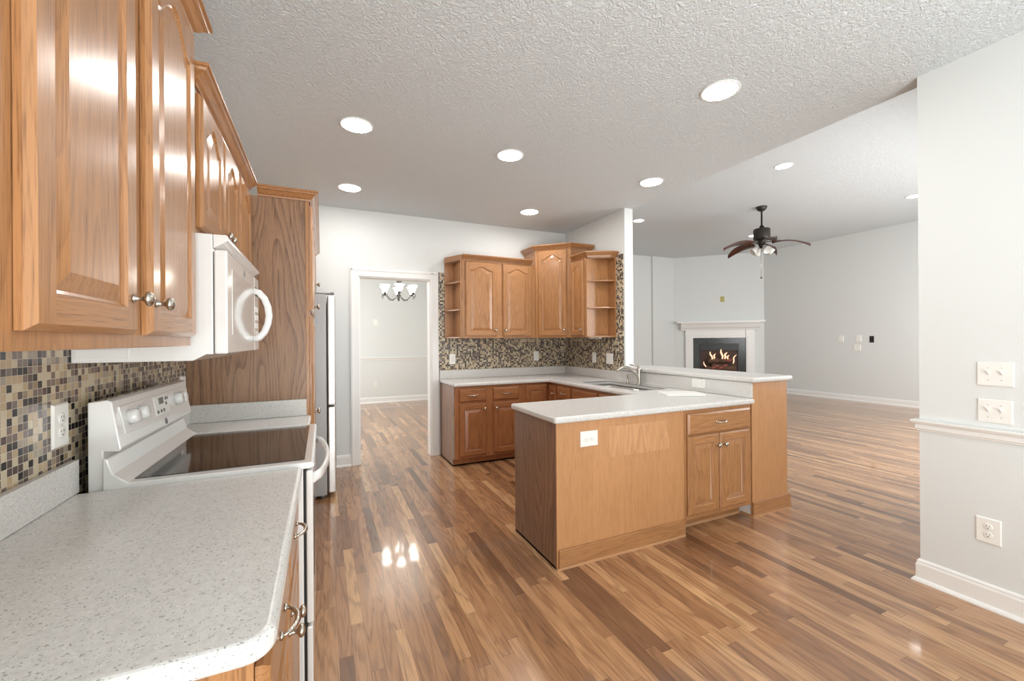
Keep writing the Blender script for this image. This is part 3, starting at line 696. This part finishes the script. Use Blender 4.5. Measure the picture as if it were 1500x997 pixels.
# white slab on the counter
A = Vector((2.50, 2.505, 0)); ux = Vector((0.905, -0.425, 0)); uy = Vector((0.425, 0.905, 0))
mb = MB(); q = [A, A+ux*0.31, A+ux*0.31+uy*0.2, A+uy*0.2]
lo = [mb.P((p.x, p.y, 0.9145)) for p in q]; hi = [mb.P((p.x, p.y, 0.9345)) for p in q]
mb.F(lo[::-1]); mb.F(hi)
for k in range(4): mb.F((lo[k], lo[(k+1) % 4], hi[(k+1) % 4], hi[k]))
tag(mb.build('cutting_board', CUTTING, bevel=0.003), 'white board lying on the counter right of the sink', 'board')

# ---- back wall cabinets
WF = 4.612
c = thing('end_shelf', (1.42, 4.8, 1.40), 'open oak end shelf beside the dining doorway', 'shelf')
box('back', (1.352, 4.909, 1.402), (1.472, 4.921, 2.312), OAK[2], c)
box('side', (1.460, WF+.002, 1.402), (1.472, 4.909, 2.312), OAK[2], c)
def wedge(x0, x1, yb, yf): return [(x0, yb), (x1, yb), (x1, yf), (x1-.018, yf), (x0+.0, yb-.06)]
for z in (1.402, 1.722, 2.045, 2.300):
    MB().prism(wedge(1.346, 1.460, 4.909, WF+.004), 2, z, z+.016).build('shelf', OAK[0], c, 0.003)
crown(c, [(1.346, 4.921), (1.346, 4.86), (1.455, WF), (1.473, WF)], 2.312, -1)
c = thing('wall_cabinet', (1.92, 4.75, 1.40), 'two-door oak wall cabinet on the back wall beside the corner cabinet', 'cabinet')
box('body', (1.475, WF, 1.402), (2.432, 4.921, 2.312), OAK[2], c, 0.002)
d1 = door(c, (1.513, WF-.001, 1.424), E, So, 0.396, 0.872, 0.045, (0.368, 0.07))
d2 = door(c, (1.982, WF-.001, 1.424), E, So, 0.390, 0.872, 0.045, (0.028, 0.07))
crown(c, [(1.474, WF), (2.378, WF)], 2.312, 1)
# corner cabinet
c = thing('wall_cabinet', (2.75, 4.65, 1.40), 'taller diagonal oak corner wall cabinet with one arched door', 'cabinet')
MB().prism([(2.436, 4.921), (2.436, WF), (2.752, 4.296), (3.066, 4.296), (3.066, 4.921)], 2, 1.402, 2.488).build('body', OAK[2], c, 0.002)
dg = Vector((1, -1, 0)).normalized(); dn = Vector((-1, -1, 0)).normalized()
door(c, Vector((2.436, WF, 1.424))+dg*0.035+dn*0.001, dg, dn, 0.368, 1.055, 0.055, (0.338, 0.07))
crown(c, [(2.436, 4.921), (2.436, WF), (2.752, 4.296), (3.066, 4.296)], 2.488, 1)
# narrow cabinet on the sink wall
NX = 2.755
c = thing('wall_cabinet', (2.9, 4.15, 1.40), 'narrow one-door oak wall cabinet left of the open end shelf', 'cabinet')
box('body', (NX, 3.985, 1.402), (3.066, 4.292, 2.318), OAK[2], c, 0.002)
door(c, (NX-.001, 4.280, 1.424), So, Wd, 0.262, 0.875, 0.05, (0.23, 0.07))
crown(c, [(NX, 4.235), (NX, 3.985)], 2.318, 1)
c = thing('end_shelf', (2.95, 3.9, 1.40), 'open oak end shelf at the right end of the sink wall', 'shelf')
box('back', (3.054, 3.835, 1.402), (3.066, 3.970, 2.318), OAK[2], c)
box('side', (NX+.002, 3.970, 1.402), (3.066, 3.982, 2.318), OAK[2], c)
for z in (1.402, 1.730, 2.040, 2.304):
    MB().prism([(3.054, 3.970), (NX+.004, 3.970), (NX+.004, 3.952), (2.994, 3.838), (3.054, 3.838)], 2, z, z+.016).build('shelf', OAK[1], c, 0.003)
crown(c, [(NX, 3.983), (NX, 3.945), (2.99, 3.832), (3.066, 3.832)], 2.318, 1)
for y in (4.16, 4.02):
    o = MB().box((2.93, y-.03, 1.386), (2.985, y+.03, 1.4015)).build('puck_light', PLATE, None, 0.003)
    tag(o, 'small white light under the narrow wall cabinet, '+('nearer the corner' if y > 4.1 else 'nearer the open shelf'), 'light', 'lights under the narrow cabinet')

# ================================================================== plates
def plate_thing(kind, pos, N, w_, h_, label, cat, mat=PLATE, group=None, horiz=False):
    N = Vector(N).normalized(); U = Vector((-N.y, N.x, 0)) if True else None
    nm = {'outlet': 'wall_outlet', 'toggle': 'light_switch', 'rocker': 'light_switch', 'blank': 'wall_plate'}[kind]
    c = thing(nm, pos, label, cat, group); M = frame(pos, U, N)
    mb = MB(M); e = 0.004
    a = [mb.P(p) for p in ((-w_/2, .0005, -h_/2), (w_/2, .0005, -h_/2), (w_/2, .0005, h_/2), (-w_/2, .0005, h_/2))]
    b = [mb.P(p) for p in ((-w_/2, .003, -h_/2), (w_/2, .003, -h_/2), (w_/2, .003, h_/2), (-w_/2, .003, h_/2))]
    d = [mb.P(p) for p in ((-w_/2+e, .007, -h_/2+e), (w_/2-e, .007, -h_/2+e), (w_/2-e, .007, h_/2-e), (-w_/2+e, .007, h_/2-e))]
    mb.F(a); mb.F(d)
    for A, B in ((a, b), (b, d)):
        for k in range(4): mb.F((A[k], A[(k+1) % 4], B[(k+1) % 4], B[k]))
    mb.build('plate', mat, c)
    if kind == 'outlet':
        for s_ in (-1, 1):
            cx, cz = (s_*0.0205, 0) if horiz else (0, s_*0.0205)
            r_ = MB(M).lathe([(0, .0065), (.017, .0065), (.017, .0085), (.0155, .0092), (0, .0092)], (cx, 0, cz), (0, 1, 0), 20).build('receptacle', mat, c)
            sl_ = MB(M)
            for dx, dz, sw_, sh_ in ((-.006, .004, .002, .007), (.006, .004, .002, .006), (0, -.007, .004, .004)):
                if horiz: dx, dz, sw_, sh_ = dz, dx, sh_, sw_
                sl_.box((cx+dx-sw_/2, .009, cz+dz-sh_/2), (cx+dx+sw_/2, .0096, cz+dz+sh_/2))
            sl_.build('slot', DARK, r_)
        MB(M).lathe([(0, .007), (.003, .007), (.003, .0078), (0, .0078)], (0, 0, 0), (0, 1, 0), 10).build('screw', SCREW, c)
    elif kind == 'toggle':
        for i, s_ in enumerate((-1, 1)):
            x = s_*0.023; tilt = 0.010 if (i+int(pos[2]*100)) % 3 else -0.010
            tg = MB(M); tg.box((x-.0055, .0068, -.013), (x+.0055, .0085, .013)); tg.tube([(x, .008, 0), (x, .018, tilt), (x, .022, tilt*1.5)], [.0048, .0042, .003], 8); tg.build('toggle', mat, c)
            sc = MB(M)
            for z in (-.03, .03): sc.lathe([(0, .007), (.003, .007), (.003, .0078), (0, .0078)], (x, 0, z), (0, 1, 0), 10)
            sc.build('screw', SCREW, c)
    elif kind == 'rocker':
        n = 2 if w_ > 0.1 else 1
        for i in range(n):
            x = (i-(n-1)/2)*0.046
            MB(M).box((x-.0165, .0068, -.033), (x+.0165, .0095, .033)).build('rocker', mat, c, 0.002)
    elif kind == 'blank':
        sc = MB(M)
        for z in (-h_/3, h_/3): sc.lathe([(0, .007), (.003, .007), (.003, .0078), (0, .0078)], (0, 0, z), (0, 1, 0), 10)
        sc.build('screw', SCREW, c)
    return c
plate_thing('outlet', (TX, 1.652, 1.133), E, .080, .128, 'white outlet on the mosaic left of the range', 'outlet')
plate_thing('outlet', (TX, 2.835, 1.125), E, .078, .125, 'white outlet on the mosaic behind the far end of the range', 'outlet')
plate_thing('outlet', (1.447, WY-MOS, 1.150), So, .078, .125, 'white outlet on the back mosaic below the open shelf by the doorway', 'outlet')
plate_thing('rocker', (2.603, WY-MOS, 1.163), So, .078, .125, 'white plate on the back mosaic below the corner cabinet', 'switch')
plate_thing('rocker', (SX-MOS, 4.26, 1.155), Wd, .080, .125, 'narrow white plate on the sink wall mosaic, nearer the corner', 'switch')
plate_thing('rocker', (SX-MOS, 3.957, 1.150), Wd, .125, .125, 'double white switch plate on the sink wall mosaic under the open shelf', 'switch')
plate_thing('rocker', (2.990, 2.63, 0.985), Wd, .135, .080, 'white plate on the low splash below the raised bar', 'switch')
plate_thing('outlet', (1.4985, PY, 0.762), So, .130, .095, 'sideways white outlet on the oak front of the peninsula', 'outlet', horiz=True)
plate_thing('toggle', (RX, 0.887, 1.187), Wd, .128, .122, 'upper of the two double switch plates on the right wall', 'switch')
plate_thing('toggle', (RX, 0.889, 1.000), Wd, .122, .118, 'lower double switch plate, just above the right wall chair rail', 'switch')
plate_thing('outlet', (RX, 0.914, 0.392), Wd, .090, .128, 'white outlet low on the right wall above the baseboard', 'outlet')
plate_thing('rocker', (10.6, 5.42, 1.36), Wd, .10, .14, 'white plate on the far living room wall, nearest the fireplace', 'wall plate')
plate_thing('rocker', (10.6, 5.08, 1.365), Wd, .10, .14, 'white plate next to the black one on the living room wall', 'wall plate')
plate_thing('blank', (10.6, 5.11, 1.165), Wd, .135, .14, 'lowest white plate on the far living room wall', 'wall plate')
plate_thing('blank', (10.6, 4.845, 1.345), Wd, .08, .14, 'black plate on the far living room wall', 'wall plate', DARK)
plate_thing('outlet', (1.08, 9.7, 0.41), So, .08, .125, 'white outlet low on the dining room wall', 'outlet')
plate_thing('blank', (1.088, 9.7, 1.795), So, .09, .125, 'white plate high on the dining room wall', 'wall plate')
plate_thing('blank', (9.902, 7.898, 2.455), (-1, -1, 0), .10, .15, 'yellowed plate on the wall above the fireplace mantel', 'wall plate', BRASS)

# ================================================================== recessed lights
def can(x, y, z, label, group, lens=None):
    c = thing('recessed_light', (x, y, z), label, 'ceiling light', group)
    MB().lathe([(0.094, 0.0), (0.108, -0.0005), (0.110, -0.004), (0.106, -0.007), (0.097, -0.008), (0.094, -0.004)], (x, y, z), n=32).build('trim_ring', TRIM, c)
    MB().lathe([(0, -0.005), (0.050, -0.0075), (0.0945, -0.0055), (0.0945, -0.001), (0, -0.001)], (x, y, z), n=32).build('lens', lens or LENS, c)
G = 'round recessed ceiling lights'
can(0.222, 3.0, CZ, 'recessed ceiling light nearest the microwave and pantry', G)
can(1.365, 3.0, CZ, 'recessed ceiling light over the left end of the peninsula', G)
can(0.25, 4.245, CZ, 'recessed ceiling light in front of the refrigerator and doorway', G)
can(2.165, 4.235, CZ, 'recessed ceiling light in front of the oak corner cabinet', G)
can(2.15, 1.72, CZ, 'largest recessed ceiling light, at the top right of the kitchen ceiling', G)
can(2.80, 2.98, CZ, 'recessed ceiling light nearest the bar counter and ceiling edge', G)
can(5.58, 3.51, LZ, 'recessed living room light in front of the fan', G, LENS_DIM)
can(8.72, 3.40, LZ, 'recessed living room light beside the right wall corner', G, LENS_DIM)
can(5.55, 6.25, LZ, 'recessed living room light beside the kitchen wall end', G, LENS_DIM)
can(8.72, 6.15, LZ, 'recessed living room light half hidden behind the fan motor', G, LENS_DIM)

# ================================================================== ceiling fan
FX, FY = 6.955, 4.757
c = thing('ceiling_fan', (FX, FY, LZ), 'dark bronze ceiling fan with five leaf blades and glass shades', 'ceiling fan')
MB().lathe([(0, 0), (0.085, 0), (0.085, -0.015), (0.07, -0.05), (0.035, -0.075), (0, -0.075)], (FX, FY, LZ), n=28).build('canopy', BRONZE, c)
MB().lathe([(0.014, -0.07), (0.014, -0.36), (0.014, -0.36), (0, -0.36)], (FX, FY, LZ), n=14).build('downrod', BRONZE, c)
MB().lathe([(0, -0.33), (0.035, -0.33), (0.035, -0.375), (0.12, -0.385), (0.13, -0.40), (0.13, -0.555), (0.12, -0.575), (0.06, -0.58), (0.06, -0.65), (0, -0.65)], (FX, FY, LZ), n=32).build('motor', BRONZE, c)
fR, fF = Vector((.909, -.416, 0)), Vector((.416, .909, 0))
for a in (328, 40, 112, 184, 256):
    a = math.radians(a); d = fR*math.cos(a)+fF*math.sin(a); s_ = Vector((-d.y, d.x, 0)); zb = LZ-0.625
    mb = MB(); n = 14; T = []; B = []
    for i in range(n+1):
        q = i/n; r = 0.15+0.54*q; wv = 0.006+0.082*math.sin(PI*(0.10+0.90*q)**0.85)**0.8; zz = zb+0.035*math.sin(PI*q*0.8)-0.125*q*q
        row = []; rowb = []
        for k in range(5):
            e_ = (k-2)/2; cz = -0.012*e_*e_ + 0.022*e_
            p_ = Vector((FX, FY, zz+cz))+d*r+s_*(wv*e_); row.append(mb.P(p_)); rowb.append(mb.P(p_-Vector((0, 0, 0.008))))
        T.append(row); B.append(rowb)
    for i in range(n):
        for k in range(4):
            mb.F((T[i][k], T[i+1][k], T[i+1][k+1], T[i][k+1]), 0, True); mb.F((B[i][k], B[i][k+1], B[i+1][k+1], B[i+1][k]), 0, True)
        mb.F((T[i][0], B[i][0], B[i+1][0], T[i+1][0])); mb.F((T[i][4], T[i+1][4], B[i+1][4], B[i][4]))
    mb.F(T[0]+B[0][::-1]); mb.F(T[n][::-1]+B[n])
    bl = mb.build('blade', BLADE, c)
    MB().tube([Vector((FX, FY, zb+.01))+d*0.05, Vector((FX, FY, zb+.005))+d*0.16, Vector((FX, FY, zb+.012))+d*0.27], [(.008, .02), (.007, .018), (.005, .025)], 10).build('blade_arm', BRONZE, bl)
for k in range(4):
    a = math.radians(45+90*k+20); d = Vector((math.cos(a), math.sin(a), 0)); ax = (d*0.75+Vector((0, 0, -0.66))).normalized()
    o_ = Vector((FX, FY, LZ-0.665))+d*0.03
    f_ = MB().tube([o_, o_+ax*0.05], 0.014, 10).build('lamp_arm', BRONZE, c)
    MB().lathe([(0.022, 0.04), (0.030, 0.06), (0.045, 0.10), (0.058, 0.15), (0.066, 0.185), (0.063, 0.185), (0.043, 0.10), (0.020, 0.045)], o_, ax, 20).build('lamp_shade', GLASS_SHADE, f_)
MB().lathe([(0, -0.64), (0.05, -0.64), (0.045, -0.70), (0.02, -0.72), (0, -0.72)], (FX, FY, LZ), n=20).build('light_fitter', BRONZE, c)
ch = MB().tube([(FX-.02, FY, LZ-.70), (FX-.02, FY, LZ-1.22)], 0.0028, 6); ch.build('pull_chain', NICKEL, c)
MB().lathe([(0, 0), (0.012, 0.008), (0.014, 0.02), (0.006, 0.035), (0, 0.036)], (FX-.02, FY, LZ-1.25), n=12).build('chain_fob', BRONZE, c)

# ================================================================== fireplace
fo = Vector((9.03, 8.77, 0)); fu = Vector((1, -1, 0)).normalized(); fn = Vector((-1, -1, 0)).normalized()
FM = frame(fo, fu, fn)
c = thing('fireplace', tuple(fo+fu*1.14), 'white mantel fireplace with dark marble surround and burning logs', 'fireplace')
mt = MB(FM)
mt.box((0.30, .001, 0), (0.494, 0.075, 1.62)).box((1.785, .001, 0), (1.985, 0.075, 1.62)).box((0.494, .001, 1.405), (1.785, 0.055, 1.62))
mt.box((0.27, .001, 0), (0.515, 0.09, 0.16)).box((1.765, .001, 0), (2.015, 0.09, 0.16)).box((0.28, .001, 1.50), (0.51, 0.085, 1.53)).box((1.77, .001, 1.50), (2.0, 0.085, 1.53))
mt.box((0.33, .075, 0.22), (0.465, 0.082, 1.45)).box((1.815, .075, 0.22), (1.955, 0.082, 1.45)).box((0.60, .055, 1.45), (1.68, 0.062, 1.585))
mt.build('surround', TRIM, c, 0.004)
mt = MB(FM)
mt.prism([(.001, 1.62), (0.09, 1.62), (0.10, 1.66), (0.13, 1.69), (0.16, 1.77), (0.19, 1.80), (0.19, 1.815), (.001, 1.815)], 0, 0.18, 2.10)
mt.box((0.07, .001, 1.815), (2.21, 0.215, 1.862)); mt.build('mantel_shelf', TRIM, c, 0.003)
MB(FM).box((0.494, .001, 0), (0.655, 0.03, 1.405)).box((1.62, .001, 0), (1.785, 0.03, 1.405)).box((0.655, .001, 1.25), (1.62, 0.03, 1.405)).build('marble_surround', MARBLE, c)
MB(FM).box((0.655, .001, 0.08), (1.62, 0.012, 1.25)).build('firebox', FIREBRICK, c)
MB(FM).box((0.655, .002, 1.06), (1.62, 0.05, 1.25)).box((0.655, .002, 0.0), (0.685, 0.04, 1.06)).box((1.59, .002, 0.0), (1.62, 0.04, 1.06)).box((0.685, .002, 0.40), (1.59, 0.30, 0.45)).build('firebox_frame', BLACKMETAL, c, 0.003)
for (s0, z0, s1, z1, r_) in ((0.80, 0.56, 1.48, 0.60, 0.085), (0.95, 0.66, 1.52, 0.56, 0.075), (0.86, 0.78, 1.40, 0.80, 0.065)):
    n_ = 10; pts = [(s0+(s1-s0)*i/n_, 0.13+0.02*math.sin(i), z0+(z1-z0)*i/n_) for i in range(n_+1)]
    MB(FM).tube(pts, [r_*(0.9+0.15*math.sin(i*2.1)) for i in range(n_+1)], 12).build('log', LOG, c)
for (s0, z0) in ((1.06, 0.64), (1.16, 0.60), (0.98, 0.60), (1.26, 0.66), (1.36, 0.80)):
    MB(FM).lathe([(0, -.075), (.03, -.05), (.042, .0), (.026, .055), (0, .08)], (s0, 0.195, z0), (1, 0, 0.35), n=7, smooth=False).build('ember', EMBER, c)
for (s0, z0, h_, w_, ln) in ((0.95, 0.82, 0.22, 0.045, -.05), (1.00, 0.84, 0.14, 0.04, .04), (1.20, 0.84, 0.27, 0.05, -.03), (1.26, 0.84, 0.18, 0.05, .06), (1.32, 0.82, 0.12, 0.04, .05), (1.46, 0.72, 0.24, 0.035, .08), (0.80, 0.55, 0.22, 0.03, -.06)):
    pts = [(s0+ln*q*q+0.015*math.sin(q*7), 0.17, z0+h_*q) for q in [i/8 for i in range(9)]]
    MB(FM).tube(pts, [w_*0.5*(0.35+1.0*q)*(1-q)**0.7*1.6+.001 for q in [i/8 for i in range(9)]], 8).build('flame', FLAME, c)

# ================================================================== chandelier
HX, HY = 1.203, 7.3
c = thing('chandelier', (HX, HY, CZ), 'dark iron branch chandelier with lit bell shades in the dining room', 'chandelier')
MB().lathe([(0, 0), (0.06, 0), (0.06, -.01), (0.03, -.03), (0, -.03)], (HX, HY, CZ), n=20).build('canopy', IRON, c)
MB().tube([(HX, HY, CZ-.02), (HX, HY, 2.46)], 0.005, 8).build('chain', IRON, c)
st = MB().lathe([(0, 0), (0.008, 0.005), (0.018, 0.04), (0.014, 0.10), (0.022, 0.16), (0.012, 0.24), (0.008, 0.42), (0, 0.42)], (HX, HY, 2.055), n=14)
st.build('stem', IRON, c)
for k in range(9):
    a = 2*PI*k/9+.3; d = Vector((math.cos(a), math.sin(a), 0)); h_ = 0.26+0.05*math.sin(k*2.3)
    MB().tube([Vector((HX, HY, 2.22))+d*.012, Vector((HX, HY, 2.34))+d*.028, Vector((HX, HY, 2.22+h_))+d*(.06+.02*math.sin(k))], [.005, .004, .0025], 6).build('twig', IRON, c)
for k in range(6):
    a = 2*PI*k/6+0.42; d = Vector((math.cos(a), math.sin(a), 0)); o_ = Vector((HX, HY, 0))
    pts = [o_+d*r_+Vector((0, 0, z_)) for r_, z_ in ((.012, 2.20), (.05, 2.12), (.11, 2.075), (.17, 2.085), (.21, 2.13), (.245, 2.165), (.27, 2.17))]
    ar = MB().tube(pts, .006, 8)
    ar.tube([o_+d*r_+Vector((0, 0, z_)) for r_, z_ in ((.27, 2.17), (.305, 2.16), (.315, 2.13), (.295, 2.115), (.28, 2.125))], .005, 8)
    ar.lathe([(0, .0), (.012, .002), (.032, .028), (.030, .032), (0, .03)], o_+d*.262+Vector((0, 0, 2.165)), n=14)
    am = ar.build('arm', IRON, c)
    MB().lathe([(.020, .03), (.034, .045), (.044, .08), (.055, .12), (.080, .150), (.077, .152), (.050, .12), (.038, .08), (.018, .034)], o_+d*.262+Vector((0, 0, 2.165)), n=20).build('lamp_shade', CH_SHADE, am)
